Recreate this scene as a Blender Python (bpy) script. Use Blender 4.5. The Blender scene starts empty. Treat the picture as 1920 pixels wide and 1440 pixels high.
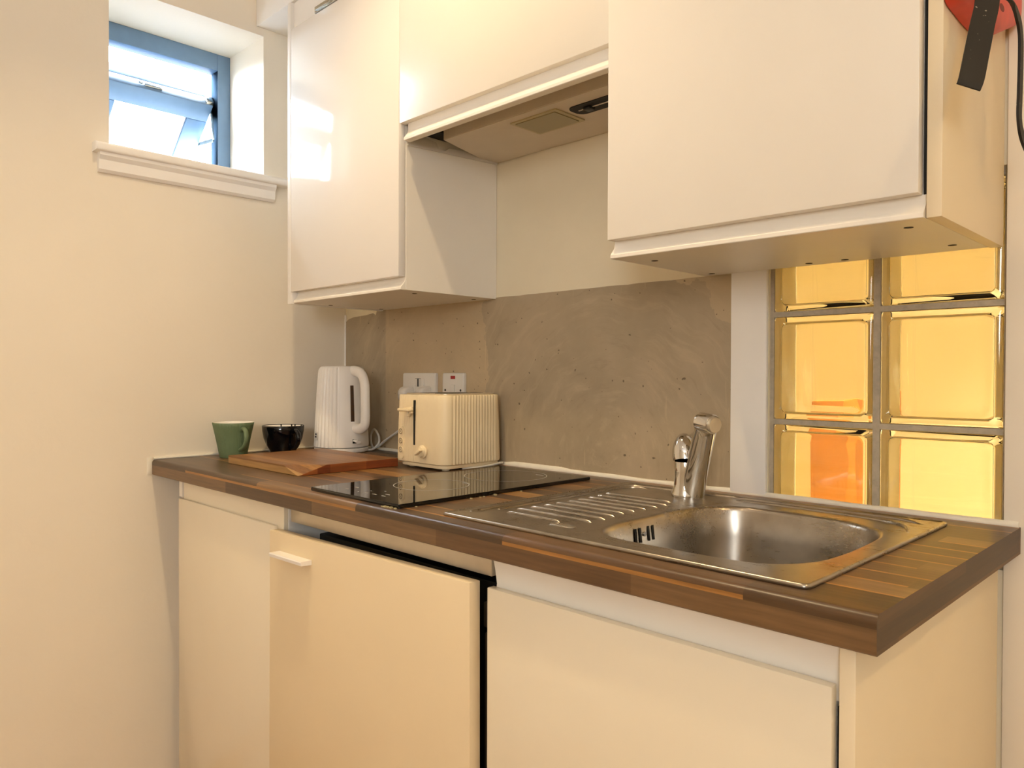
import bpy, bmesh, math, random
from mathutils import Vector, Matrix, noise
random.seed(7)
PI = math.pi
SC = bpy.context.scene
COL = SC.collection

# ------------------------------------------------------------------ camera
cam_d = bpy.data.cameras.new('camera')
cam_d.sensor_width = 36.0
cam_d.lens = 1420.598 / 1920 * 36
cam_d.clip_start = 0.02
cam = bpy.data.objects.new('camera', cam_d)
COL.objects.link(cam)
_fw = Vector((-0.70484661, 0.70927129, -0.01120245))
_r = Vector((0.70928687, 0.70491268, 0.00320304))
_u = Vector((-0.01016858, 0.0056881, 0.99993212))
M = Matrix((_r, _u, -_fw)).transposed().to_4x4()
M.translation = Vector((2.09659, -1.35181, 1.12627))
cam.matrix_world = M
SC.camera = cam

# ------------------------------------------------------------------ view
vs = SC.view_settings
SC.display_settings.display_device = 'sRGB'
vs.view_transform = 'Standard'
vs.look = 'None'
vs.gamma = 1.0
vs.exposure = 0.30
vs.use_curve_mapping = False
SC.cycles.use_denoising = True
SC.cycles.max_bounces = 24
SC.cycles.transmission_bounces = 24
SC.cycles.diffuse_bounces = 6
SC.cycles.sample_clamp_indirect = 8.0

# ------------------------------------------------------------------ daylight (overcast sky seen through the window)
W = bpy.data.worlds.new('sky')
SC.world = W
W.use_nodes = True
_n = W.node_tree.nodes; _l = W.node_tree.links
bg = _n['Background']
_tc = _n.new('ShaderNodeTexCoord'); _sx = _n.new('ShaderNodeSeparateXYZ'); _rp = _n.new('ShaderNodeValToRGB')
_l.new(_tc.outputs['Generated'], _sx.inputs[0]); _l.new(_sx.outputs[2], _rp.inputs[0])
_rp.color_ramp.elements[0].position = 0.0; _rp.color_ramp.elements[0].color = (0.052, 0.055, 0.058, 1)     # ground
_rp.color_ramp.elements[1].position = 0.06; _rp.color_ramp.elements[1].color = (0.82, 0.91, 1.0, 1)      # overcast sky
_l.new(_rp.outputs[0], bg.inputs['Color'])
bg.inputs['Strength'].default_value = 60.0

# ------------------------------------------------------------------ ceiling lamps
WARM = (1.0, 0.70, 0.33)
def lamp(name, loc, power, col=WARM, radius=0.03, spot=None, target=None, blend=0.6):
    d = bpy.data.lights.new(name, 'SPOT' if spot else 'POINT')
    d.energy = power; d.color = col; d.shadow_soft_size = radius
    if spot:
        d.spot_size = math.radians(spot); d.spot_blend = blend
    o = bpy.data.objects.new(name, d); COL.objects.link(o)
    o.location = loc
    if target:
        o.rotation_euler = (Vector(target) - Vector(loc)).to_track_quat('-Z', 'Y').to_euler()
    return o
lamp('ceiling_lamp_counter', (0.95, -0.80, 2.66), 47, (1.0, 0.75, 0.43), spot=100, target=(0.80, -0.74, 0), blend=0.85)
lamp('ceiling_lamp_side', (2.95, -0.95, 2.66), 24, (1.0, 0.66, 0.28), spot=120, target=(2.6, -0.9, 0), blend=0.7)
lamp('ceiling_lamp_room', (1.7, -2.1, 2.66), 8, (1.0, 0.66, 0.28), spot=110, target=(1.5, -1.6, 0), blend=0.8)
lamp('bathroom_lamp', (1.70, 0.55, 2.60), 375, (1.0, 0.86, 0.69), 0.06, spot=64, target=(1.70, 0.50, 0), blend=0.8)

# added fill light at the windowless rear wall, aimed up at the ceiling
_d = bpy.data.lights.new('rear_fill_light', 'AREA'); _d.shape = 'RECTANGLE'; _d.size = 1.1; _d.size_y = 1.0
_d.energy = 58; _d.color = (0.95, 0.98, 1.0)
_o = bpy.data.objects.new('rear_fill_light', _d); COL.objects.link(_o)
_o.location = (3.15, -3.58, 1.85)
_o.rotation_euler = (Vector((0.5, -0.7, 3.6)) - _o.location).to_track_quat('-Z', 'Z').to_euler()

# ------------------------------------------------------------------ materials
def srgb(h):
    h = h.lstrip('#')
    v = [int(h[i:i + 2], 16) / 255 for i in (0, 2, 4)]
    return tuple((c / 12.92 if c <= 0.04045 else ((c + 0.055) / 1.055) ** 2.4) for c in v) + (1,)

class NT:
    def __init__(s, name):
        s.m = bpy.data.materials.new(name); s.m.use_nodes = True
        s.t = s.m.node_tree; s.b = s.t.nodes['Principled BSDF']
    def n(s, typ, **kw):
        x = s.t.nodes.new(typ)
        for k, v in kw.items(): setattr(x, k, v)
        return x
    def l(s, a, b): s.t.links.new(a, b)
    def math(s, op, a, b=None, c=None):
        x = s.n('ShaderNodeMath', operation=op)
        for i, v in enumerate((a, b, c)):
            if v is None: continue
            if isinstance(v, (int, float)): x.inputs[i].default_value = v
            else: s.l(v, x.inputs[i])
        return x.outputs[0]
    def ramp(s, fac, stops, interp='LINEAR'):
        x = s.n('ShaderNodeValToRGB'); x.color_ramp.interpolation = interp
        e = x.color_ramp.elements
        e[0].position, e[0].color = stops[0]; e[1].position, e[1].color = stops[-1]
        for p, c in stops[1:-1]:
            k = e.new(p); k.color = c
        s.l(fac, x.inputs[0]); return x.outputs[0]
    def mix(s, fac, a, b, typ='MIX'):
        x = s.n('ShaderNodeMix', data_type='RGBA', blend_type=typ)
        for sock, v in ((x.inputs[0], fac), (x.inputs[6], a), (x.inputs[7], b)):
            if isinstance(v, (int, float)): sock.default_value = v
            elif isinstance(v, tuple): sock.default_value = v
            else: s.l(v, sock)
        return x.outputs[2]
    def noise(s, vec, scale, detail=4, rough=0.55):
        x = s.n('ShaderNodeTexNoise'); x.inputs['Scale'].default_value = scale
        x.inputs['Detail'].default_value = detail; x.inputs['Roughness'].default_value = rough
        s.l(vec, x.inputs['Vector']); return x.outputs['Fac']
    def pos(s): return s.n('ShaderNodeNewGeometry').outputs['Position']
    def scale(s, vec, v, loc=(0, 0, 0), rot=(0, 0, 0)):
        x = s.n('ShaderNodeMapping'); x.inputs['Scale'].default_value = v
        x.inputs['Location'].default_value = loc; x.inputs['Rotation'].default_value = rot
        s.l(vec, x.inputs['Vector']); return x.outputs[0]
    def bump(s, h, strength, dist=0.002):
        x = s.n('ShaderNodeBump'); x.inputs['Strength'].default_value = strength
        x.inputs['Distance'].default_value = dist; s.l(h, x.inputs['Height'])
        s.l(x.outputs[0], s.b.inputs['Normal'])

def plain(name, col, rough=0.5, metal=0.0, vary=0.04, vscale=6.0, bump=0.0, bscale=250.0, ior=1.5, coat=0.0):
    t = NT(name)
    c = srgb(col) if isinstance(col, str) else col
    p = t.pos()
    f = t.noise(p, vscale, 3)
    d = tuple(x * (1 - vary) for x in c[:3]) + (1,)
    e = tuple(min(1, x * (1 + vary)) for x in c[:3]) + (1,)
    t.l(t.ramp(f, [(0.3, d), (0.7, e)]), t.b.inputs['Base Color'])
    t.b.inputs['Roughness'].default_value = rough
    t.b.inputs['Metallic'].default_value = metal
    t.b.inputs['IOR'].default_value = ior
    t.b.inputs['Coat Weight'].default_value = coat
    t.b.inputs['Coat Roughness'].default_value = 0.03
    if bump: t.bump(t.noise(p, bscale, 4), bump)
    return t.m

def wood(name, dirn, width, length, stops, gold=None, grain=0.16, rough=0.4, end=False):
    """staves running along X; v wraps over the front edge (or along Y for the end band)"""
    t = NT(name)
    x = t.n('ShaderNodeSeparateXYZ'); t.l(t.pos(), x.inputs[0])
    X, Y, Z = x.outputs
    if dirn == 'X': u, v = X, t.math('ADD', Y, t.math('SUBTRACT', Z, 0.9))
    else: u, v = Y, t.math('ADD', t.math('MULTIPLY', X, -1.0), Z)
    vv = t.math('ADD', t.math('DIVIDE', v, width), 50.35)
    row = t.math('FLOOR', vv)
    w1 = t.n('ShaderNodeTexWhiteNoise', noise_dimensions='1D'); t.l(row, w1.inputs['W'])
    uu = t.math('ADD', t.math('DIVIDE', u, length), t.math('MULTIPLY', w1.outputs['Value'], 7.3))
    cell = t.math('FLOOR', uu)
    cx = t.n('ShaderNodeCombineXYZ'); t.l(cell, cx.inputs[0]); t.l(row, cx.inputs[1])
    w2 = t.n('ShaderNodeTexWhiteNoise', noise_dimensions='2D'); t.l(cx.outputs[0], w2.inputs['Vector'])
    col = t.ramp(w2.outputs['Value'], stops, 'CONSTANT')
    if gold:
        fr = t.math('FRACT', vv)
        k = t.math('MULTIPLY', t.math('LESS_THAN', fr, 0.11), t.math('GREATER_THAN', w2.outputs['Value'], 0.62))
        col = t.mix(k, col, gold)
    gs = (9, 170, 170) if dirn == 'X' else (170, 9, 170)
    g = t.noise(t.scale(t.pos(), gs), 1.0, 5, 0.6)
    g2 = t.noise(t.scale(t.pos(), tuple(q * 0.25 for q in gs)), 1.0, 3, 0.6)
    dk = t.ramp(t.math('ADD', t.math('MULTIPLY', g, 0.6), t.math('MULTIPLY', g2, 0.4)),
                [(0.34, (1 - 2.2 * grain,) * 3 + (1,)), (0.66, (1 + grain,) * 3 + (1,))])
    col = t.mix(1.0, col, dk, 'MULTIPLY')
    t.l(col, t.b.inputs['Base Color'])
    t.b.inputs['Roughness'].default_value = rough
    t.bump(g, 0.06, 0.001)
    return t.m

MT = {}
MT['wall'] = plain('wall_paint', '#F0E7D6', 0.6, vary=0.025, vscale=1.7, bump=0.22, bscale=55)
MT['wall_cream'] = plain('cream_wall_paint', '#EADFC4', 0.55, vary=0.03, bump=0.25, bscale=45)
MT['white_trim'] = plain('white_gloss_paint', '#F8F5F0', 0.3, vary=0.02)
MT['ceiling'] = plain('ceiling_paint', '#F5F3EF', 0.8)
MT['gloss'] = plain('white_gloss_laminate', '#F4F0EA', 0.07, vary=0.01, vscale=2, ior=1.5)
MT['fridge_door'] = plain('cream_white_fridge_door', '#EBD8B4', 0.4, vary=0.02, vscale=4)
MT['upper_satin'] = plain('white_upper_door', '#F2ECE0', 0.3, vary=0.015, vscale=4)
MT['base_gloss'] = plain('white_base_laminate', '#EFE4CC', 0.16, vary=0.015, vscale=3)
MT['carcass'] = plain('white_melamine', '#F2EDE3', 0.38, vary=0.015)
MT['end_panel'] = plain('warm_lit_melamine', '#F0E0BF', 0.38, vary=0.015)  # white melamine with the side lamp's warm light put into the colour
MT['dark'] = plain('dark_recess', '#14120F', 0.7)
MT['black_plastic'] = plain('black_plastic', '#15140F', 0.45, vary=0.2, vscale=60)
MT['hood'] = plain('greige_steel', '#D5C9B7', 0.5, metal=0.0, vary=0.04, vscale=9)
MT['lens'] = plain('milky_lens', '#B9AC82', 0.35, vary=0.05)
MT['lamp_lens'] = plain('yellowed_lens', '#9A8E68', 0.3, vary=0.05)
MT['fascia'] = plain('satin_steel', '#D9CCB4', 0.36, metal=0.55, vary=0.05, vscale=20)
MT['chrome'] = plain('chrome', '#D8D6D2', 0.06, metal=1.0, vary=0.02)
MT['zinc'] = plain('zinc_plated_steel', '#B9B6AC', 0.25, metal=1.0, vary=0.15, vscale=60)
MT['glass_black'] = plain('black_glass', '#060606', 0.025, vary=0.0, ior=1.55)
MT['print'] = plain('grey_print', '#B8B4AC', 0.4)
MT['toaster'] = plain('cream_plastic', '#EBD9B4', 0.42, vary=0.015)
MT['toaster_dark'] = plain('toaster_marking', '#4A3C2A', 0.5)
MT['kettle'] = plain('white_ribbed_plastic', '#F3F0EA', 0.32, vary=0.015)
MT['gauge'] = plain('smoky_gauge', '#4A3624', 0.15, vary=0.1, vscale=50)
MT['sticker'] = plain('white_sticker', '#EDEBE6', 0.4)
MT['ink'] = plain('navy_print', '#1C2440', 0.5)
MT['red_ink'] = plain('red_print', '#B23A34', 0.5)
MT['cable'] = plain('grey_white_cable', '#C9C6BF', 0.45)
MT['green'] = plain('sage_green_glaze', '#6C7F5C', 0.42, vary=0.06, vscale=30)
MT['white_glaze'] = plain('white_glaze', '#F1ECE2', 0.15, vary=0.02)
MT['navy'] = plain('black_blue_glaze', '#07080D', 0.06, vary=0.3, vscale=60)
MT['plastic_white'] = plain('white_socket_plastic', '#DAD6CE', 0.3, vary=0.02)
MT['neon'] = plain('red_neon_lens', '#A01018', 0.2, vary=0.2, vscale=200)
MT['seal'] = plain('white_silicone', '#E9E4D6', 0.35, vary=0.05, vscale=40)
MT['grout'] = plain('grey_grout', '#B3A894', 0.8, vary=0.12, vscale=90, bump=0.3, bscale=300)
MT['frame'] = plain('blue_grey_window_frame', '#66829F', 0.4, vary=0.05, vscale=25)
MT['red'] = plain('red_pouch', '#D6402A', 0.42, vary=0.1, vscale=25)
MT['red_dark'] = plain('dark_red_eyelet', '#6E0B08', 0.6)
MT['orange_post'] = plain('orange_wood', '#B9772B', 0.5, vary=0.1, vscale=10)
MT['bath_wall'] = plain('bathroom_wall', '#F6EBCB', 0.6, vary=0.02, vscale=2)

# strap: black webbing with pale flecks of dust
t = NT('black_webbing')
p = t.pos()
f1 = t.noise(p, 230, 2, 0.5)
f2 = t.noise(p, 60, 2, 0.5)
k = t.math('MULTIPLY', t.math('GREATER_THAN', f1, 0.70), t.math('GREATER_THAN', f2, 0.52))
t.l(t.mix(k, srgb('#17130E'), srgb('#A89C88')), t.b.inputs['Base Color'])
t.b.inputs['Roughness'].default_value = 0.65
MT['webbing'] = t.m

DK, MD, LT, GD = srgb('#4A3524'), srgb('#6B4C33'), srgb('#87633F'), srgb('#B98242')
MT['worktop'] = wood('walnut_stave_laminate', 'X', 0.046, 0.37,
    [(0.0, srgb('#4E3A27')), (0.2, srgb('#775A3C')), (0.38, srgb('#5B432C')), (0.55, srgb('#836342')), (0.70, srgb('#684C32')), (0.84, srgb('#9E7644')), (0.92, srgb('#56422F'))],
    gold=srgb('#A9763C'), grain=0.16, rough=0.34)
MT['worktop_edge'] = wood('walnut_edge_band', 'Y', 0.021, 0.30,
    [(0.0, srgb('#4C361F')), (0.3, srgb('#5B4127')), (0.55, srgb('#543C24')), (0.8, srgb('#6A4B28'))], grain=0.12, rough=0.45)
MT['board'] = wood('acacia_board', 'X', 0.031, 1.9,
    [(0.0, srgb('#875A2E')), (0.2, srgb('#A4743F')), (0.4, srgb('#774D26')), (0.6, srgb('#B38A54')), (0.8, srgb('#926539'))], grain=0.14, rough=0.38)
MT['board_end'] = wood('acacia_end_grain', 'Y', 0.055, 0.033,
    [(0.0, srgb('#7A3A16')), (0.3, srgb('#8E4C20')), (0.6, srgb('#6A3012')), (0.8, srgb('#9A5626'))], grain=0.16, rough=0.5)
MT['floor'] = wood('oak_floor', 'X', 0.12, 1.2,
    [(0.0, srgb('#BE9A62')), (0.35, srgb('#C9A56C')), (0.7, srgb('#B48F56'))], grain=0.12, rough=0.4)

# sink steel: brushed, faintly blotched
t = NT('brushed_stainless_steel')
p = t.pos()
g = t.noise(t.scale(p, (14, 420, 420)), 1.0, 3)
b = t.noise(p, 14, 4)
t.l(t.ramp(b, [(0.3, srgb('#9C9488')), (0.7, srgb('#B8B0A4'))]), t.b.inputs['Base Color'])
t.b.inputs['Metallic'].default_value = 1.0
r = t.math('ADD', t.math('MULTIPLY', g, 0.10), t.math('MULTIPLY', b, 0.10))
t.l(t.math('ADD', r, 0.19), t.b.inputs['Roughness'])
MT['steel'] = t.m

# bare cement wall band above the worktop: trowel arcs, adhesive left-overs, pits
t = NT('bare_cement_render')
p = t.pos()
xs = t.n('ShaderNodeSeparateXYZ'); t.l(p, xs.inputs[0])
X, Y, Z = xs.outputs
big = t.noise(p, 3.2, 5, 0.6)
col = t.ramp(big, [(0.28, srgb('#9A8B73')), (0.5, srgb('#AA9A80')), (0.72, srgb('#B8A68C'))])
def strokes(cx, cz, kr, ka):
    dx = t.math('SUBTRACT', X, cx); dz = t.math('SUBTRACT', Z, cz)
    wob = t.math('MULTIPLY', t.noise(p, 6, 2), 0.10)
    rr = t.math('ADD', t.math('SQRT', t.math('ADD', t.math('MULTIPLY', dx, dx), t.math('MULTIPLY', dz, dz))), wob)
    an = t.math('ARCTAN2', dz, dx)
    c = t.n('ShaderNodeCombineXYZ'); t.l(t.math('MULTIPLY', rr, kr), c.inputs[0]); t.l(t.math('MULTIPLY', an, ka), c.inputs[1])
    return t.noise(c.outputs[0], 1.0, 5, 0.7)
s1 = strokes(1.06, 0.92, 34, 1.6)
s2 = strokes(0.50, 0.98, 40, 1.8)
left = t.math('LESS_THAN', X, 0.66)
arc = t.math('ADD', t.math('MULTIPLY', left, s2), t.math('MULTIPLY', t.math('SUBTRACT', 1.0, left), s1))
col = t.mix(t.ramp(arc, [(0.52, (0, 0, 0, 1)), (0.78, (0.55, 0.55, 0.55, 1))]), col, srgb('#C9B597'))
col = t.mix(t.ramp(arc, [(0.24, (0.35, 0.35, 0.35, 1)), (0.42, (0, 0, 0, 1))]), col, srgb('#7A6D5B'))
# paler strip of old adhesive round the sockets and in the top right corner
ad = t.math('MULTIPLY', t.math('GREATER_THAN', X, 0.22), t.math('LESS_THAN', t.math('ADD', X, t.math('MULTIPLY', t.noise(p, 16, 4), 0.16)), 0.74))
ad2 = t.math('GREATER_THAN', t.math('ADD', t.math('MULTIPLY', X, 0.9), t.math('ADD', Z, t.math('MULTIPLY', t.noise(p, 11, 5), 0.22))), 2.56)
adm = t.math('MAXIMUM', ad, ad2)
rough = t.noise(t.scale(p, (1, 1, 1)), 26, 6, 0.7)
col = t.mix(t.math('MULTIPLY', adm, t.math('ADD', 0.18, t.math('MULTIPLY', rough, 0.6))), col, srgb('#C9B38F'))
pit = t.math('GREATER_THAN', t.noise(p, 95, 1, 0.4), 0.77)
col = t.mix(t.math('MULTIPLY', pit, 0.75), col, srgb('#4C4032'))
# long vertical scratches
scr = t.noise(t.scale(p, (60, 60, 3.2), (0, 0, 0), (0, 0.12, 0)), 1.0, 4, 0.7)
col = t.mix(t.math('MULTIPLY', t.math('GREATER_THAN', scr, 0.66), 0.22), col, srgb('#D9C39C'))
t.l(col, t.b.inputs['Base Color'])
t.b.inputs['Roughness'].default_value = 0.42
t.bump(t.math('ADD', rough, t.math('MULTIPLY', arc, 0.8)), 0.18, 0.002)
MT['cement'] = t.m

# glass of the blocks and panes
def glass(name, col, rough=0.0, ior=1.5):
    t = NT(name)
    f = t.noise(t.pos(), 6, 2)
    c = srgb(col); d = tuple(x * 0.985 for x in c[:3]) + (1,)
    t.l(t.ramp(f, [(0.3, d), (0.7, c)]), t.b.inputs['Base Color'])
    t.b.inputs['Transmission Weight'].default_value = 1.0
    t.b.inputs['Roughness'].default_value = rough
    t.b.inputs['IOR'].default_value = ior
    return t.m
MT['block_side'] = plain('amber_lit_block_side', '#F6DF9A', 0.6, vary=0.03)  # amber light from behind put into the side colour
MT['block_glass'] = glass('glass_block_glass', '#FFFBE8')
MT['pane'] = glass('window_pane_glass', '#FFFFFF')

# ------------------------------------------------------------------ mesh helpers
class B:
    def __init__(s): s.bm = bmesh.new()
    def merge(s, tb):
        me = bpy.data.meshes.new('tmp'); tb.to_mesh(me); tb.free()
        s.bm.from_mesh(me); bpy.data.meshes.remove(me); return s
    def box(s, x0, x1, y0, y1, z0, z1, bev=0.0, seg=2, mat=None, edges=None):
        tb = bmesh.new()
        bmesh.ops.create_cube(tb, size=1)
        for v in tb.verts:
            v.co = Vector(((x0 + x1) / 2 + v.co.x * (x1 - x0), (y0 + y1) / 2 + v.co.y * (y1 - y0), (z0 + z1) / 2 + v.co.z * (z1 - z0)))
        if bev:
            es = [e for e in tb.edges if (edges is None or edges((e.verts[0].co + e.verts[1].co) / 2))]
            bmesh.ops.bevel(tb, geom=es, offset=bev, segments=seg, affect='EDGES', profile=0.5)
        if mat is not None: tb.transform(mat)
        return s.merge(tb)
    def prism(s, pts, axis, a0, a1, mat=None, bev=0.0, seg=2):
        """polygon of 2-D pts in the plane normal to axis, pushed from a0 to a1"""
        tb = bmesh.new()
        def mk(p, a):
            return {'X': (a, p[0], p[1]), 'Y': (p[0], a, p[1]), 'Z': (p[0], p[1], a)}[axis]
        lo = [tb.verts.new(mk(p, a0)) for p in pts]; hi = [tb.verts.new(mk(p, a1)) for p in pts]
        n = len(pts)
        tb.faces.new(lo); tb.faces.new(list(reversed(hi)))
        for i in range(n): tb.faces.new((lo[i], hi[i], hi[(i + 1) % n], lo[(i + 1) % n]))
        bmesh.ops.recalc_face_normals(tb, faces=tb.faces)
        if bev: bmesh.ops.bevel(tb, geom=list(tb.edges), offset=bev, segments=seg, affect='EDGES')
        if mat is not None: tb.transform(mat)
        return s.merge(tb)
    def loft(s, rings, closed=True, cap0=True, cap1=True, mat=None):
        tb = bmesh.new()
        R = [[tb.verts.new(p) for p in ring] for ring in rings]
        n = len(R[0])
        for a, b in zip(R, R[1:]):
            for i in range(n if closed else n - 1):
                tb.faces.new((a[i], a[(i + 1) % n], b[(i + 1) % n], b[i]))
        if cap0: tb.faces.new(list(reversed(R[0])))
        if cap1: tb.faces.new(R[-1])
        bmesh.ops.recalc_face_normals(tb, faces=tb.faces)
        if mat is not None: tb.transform(mat)
        return s.merge(tb)
    def lathe(s, prof, cx, cy, n=48, cap0=True, cap1=True, mod=None, mat=None):
        rings = []
        for (r, z) in prof:
            rings.append([(cx + r * (mod(2 * PI * i / n, z) if mod else 1) * math.cos(2 * PI * i / n),
                           cy + r * (mod(2 * PI * i / n, z) if mod else 1) * math.sin(2 * PI * i / n), z) for i in range(n)])
        return s.loft(rings, True, cap0, cap1, mat)
    def tube(s, pts, r, n=12, up=(0, 0, 1), cap=True, closed=False):
        """sweep; r may be a number, a list, or list of (rx, ry)"""
        P = [Vector(p) for p in pts]; m = len(P)
        rings = []; prev = None
        for i, p in enumerate(P):
            if closed: tg = (P[(i + 1) % m] - P[i - 1]).normalized()
            else: tg = (P[min(i + 1, m - 1)] - P[max(i - 1, 0)]).normalized()
            if prev is None:
                a = Vector(up)
                if abs(a.dot(tg)) > 0.95: a = Vector((1, 0, 0)) if abs(tg.x) < 0.9 else Vector((0, 1, 0))
                nx = (a - tg * a.dot(tg)).normalized()
            else:
                nx = (prev - tg * prev.dot(tg)).normalized()
            prev = nx; ny = tg.cross(nx)
            rr = r[i] if isinstance(r, (list, tuple)) else r
            rx, ry = rr if isinstance(rr, (list, tuple)) else (rr, rr)
            rings.append([p + nx * rx * math.cos(2 * PI * k / n) + ny * ry * math.sin(2 * PI * k / n) for k in range(n)])
        if closed:
            return s.loft(rings + [rings[0]], True, False, False)
        return s.loft(rings, True, cap, cap)
    def disc(s, c, r, axis='Z', th=0.0008, n=24):
        pts = [(r * math.cos(2 * PI * i / n), r * math.sin(2 * PI * i / n)) for i in range(n)]
        i = 'XYZ'.index(axis); o = [k for k in range(3) if k != i]
        return s.prism([(c[o[0]] + p[0], c[o[1]] + p[1]) for p in pts], axis, c[i] - th / 2, c[i] + th / 2)

def spline(pts, k=8):
    """Catmull-Rom through the points"""
    P = [Vector(p) for p in pts]; out = []
    for i in range(len(P) - 1):
        a, b, c, d = P[max(i - 1, 0)], P[i], P[i + 1], P[min(i + 2, len(P) - 1)]
        for j in range(k):
            t = j / k
            out.append(0.5 * ((2 * b) + (c - a) * t + (2 * a - 5 * b + 4 * c - d) * t * t + (3 * b - a - 3 * c + d) * t ** 3))
    out.append(P[-1]); return out

def spline_closed(pts, k=6):
    P = [Vector(p) for p in pts]; n = len(P); out = []
    for i in range(n):
        a, b, c, d = P[i - 1], P[i], P[(i + 1) % n], P[(i + 2) % n]
        for j in range(k):
            t = j / k
            out.append(0.5 * ((2 * b) + (c - a) * t + (2 * a - 5 * b + 4 * c - d) * t * t + (3 * b - a - 3 * c + d) * t ** 3))
    return out

def rrect(x0, x1, y0, y1, r, k=6):
    out = []
    for cx, cy, a in ((x1 - r, y1 - r, 0), (x0 + r, y1 - r, PI / 2), (x0 + r, y0 + r, PI), (x1 - r, y0 + r, 1.5 * PI)):
        for j in range(k + 1):
            t = a + PI / 2 * j / k
            out.append((cx + r * math.cos(t), cy + r * math.sin(t)))
    return out

def obj(name, b, mat, parent=None, smooth=None, loc=None, split=None):
    bm = b.bm
    bmesh.ops.remove_doubles(bm, verts=bm.verts, dist=1e-6)
    if loc is not None: bmesh.ops.translate(bm, verts=bm.verts, vec=-Vector(loc))
    me = bpy.data.meshes.new(name); bm.to_mesh(me); bm.free()
    mats = mat if isinstance(mat, (list, tuple)) else [mat]
    for m in mats: me.materials.append(MT[m])
    if smooth:
        for p in me.polygons: p.use_smooth = True
        me.set_sharp_from_angle(angle=math.radians(smooth))
    if split:
        for p in me.polygons: p.material_index = split(p)
    o = bpy.data.objects.new(name, me); COL.objects.link(o)
    if loc is not None: o.location = loc
    if parent is not None:
        o.parent = parent
        root = parent
        T = Vector((0, 0, 0))
        while root is not None:
            T += root.location; root = root.parent
        if loc is None: o.location = -T
        else: o.location = Vector(loc) - T
    return o

def tag(o, label, cat, group=None):
    o['label'] = label; o['category'] = cat
    if group: o['group'] = group
    return o

def thing(name, label, cat, loc, group=None):
    o = bpy.data.objects.new(name, None); COL.objects.link(o)
    o.empty_display_size = 0.05; o.location = loc
    return tag(o, label, cat, group)

def struct(name, b, mat, smooth=None, loc=None, parent=None, split=None):
    o = obj(name, b, mat, parent, smooth, loc, split)
    if parent is None: o['kind'] = 'structure'
    return o

# ================================================================== ROOM
RX, RY, RH = 4.2, -3.6, 2.72
struct('floor', B().box(-0.3, RX, RY, 0.0, -0.05, 0.0), 'floor')
struct('floor_bathroom', B().box(-0.3, RX, 0.0, 1.6, -0.05, 0.0), 'bath_wall')
struct('ceiling', B().box(-0.3, RX, RY, 1.6, RH, RH + 0.05), 'ceiling')
# left wall with the window opening
wy0, wy1, wz0, wz1 = -0.702, -0.282, 1.700, 2.120
b = B()
b.box(-0.30, 0, RY, wy0, 0, RH); b.box(-0.30, 0, wy1, 0.0, 0, RH)
b.box(-0.30, 0, wy0, wy1, 0, wz0); b.box(-0.30, 0, wy0, wy1, wz1, RH)
struct('wall_left', b, 'wall')
# back wall: painted, with the opening for the glass blocks
gx0, gx1, gz0, gz1 = 1.434, 1.815, 0.83, 1.45
b = B()
b.box(-0.30, gx0, 0.0, 0.10, 0, RH); b.box(gx1, RX, 0.0, 0.10, 0, RH)
b.box(gx0, gx1, 0.0, 0.10, 0, gz0); b.box(gx0, gx1, 0.0, 0.10, gz1, RH)
struct('wall_back', b, 'wall_cream')
struct('wall_right', B().box(RX, RX + 0.1, RY, 1.6, 0, RH), 'wall')
# rear wall behind the camera, without a window
b = B(); b.box(-0.3, RX, RY - 0.1, RY, 0, RH)
struct('wall_rear', b, 'wall')
# bathroom behind the glass blocks
struct('wall_bathroom', B().box(0.8, 0.85, 0.10, 1.35, 0, RH).box(0.8, 2.6, 1.30, 1.35, 0, RH).box(2.55, 2.6, 0.10, 1.30, 0, RH), 'bath_wall')

# unseen white ledge, added to bounce bathroom light up through the glass blocks
struct('bounce_ledge', B().box(0.86, 2.54, 0.102, 0.62, 0.64, 0.70, 0.004), 'white_trim', 40)
# bare cement band
b = B()
pts = [(0.002, 0.902), (1.360, 0.902), (1.360, 1.327)]
for i in range(24, -1, -1):
    x = 0.70 + 0.66 * i / 24
    pts.append((x - 0.001, 1.3255 + 0.0016 * noise.noise(Vector((x * 30, 0, 0)))))
pts += [(0.23, 1.326), (0.176, 1.326), (0.168, 1.308), (0.152, 1.316), (0.12, 1.312), (0.05, 1.309), (0.02, 1.304), (0.006, 1.296)]
b.prism(pts, 'Y', -0.003, 0.0)
struct('wall_splashback', b, 'cement')
# boxed white column beside the glass blocks
struct('trim_1', B().box(1.360, 1.434, -0.010, 0.0, 0.902, 1.40, 0.003), 'white_trim', 40)
# plaster nib right of the blocks
struct('trim_2', B().box(1.8155, 1.90, -0.0035, 0.0, 0, 2.2, 0.0015), 'wall', 40)
# bulkhead under the ceiling, over the cupboards
struct('trim_3', B().box(0.0, 3.0, -0.305, 0.0, 2.142, RH, 0.003), 'white_trim', 40)
# silicone beads along the worktop and in the corner
b = B()
b.tube([(0.004, -0.597, 0.9025), (0.004, -0.3, 0.9025), (0.004, -0.004, 0.9025)], [(0.004, 0.005)] * 3, 8)
b.box(0.0, 0.0035, -0.612, -0.5995, 0.860, 0.906, 0.001)
struct('trim_4', b, 'seal', 40)
pp = []; rr = []
for i in range(61):
    x = 0.006 + 1.83 * i / 60
    k = 1 + 0.45 * noise.noise(Vector((x * 9, 3, 0))) + (0.5 if 0.76 < x < 0.93 else 0)
    pp.append((x, -0.0045, 0.9015)); rr.append((0.0065 * k, 0.0055))
struct('trim_5', B().tube(pp, rr, 8), 'seal', 50)
struct('trim_6', B().box(0.0, 0.005, -0.006, 0.0, 0.906, 1.318, 0.001), 'white_trim', 40)

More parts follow.
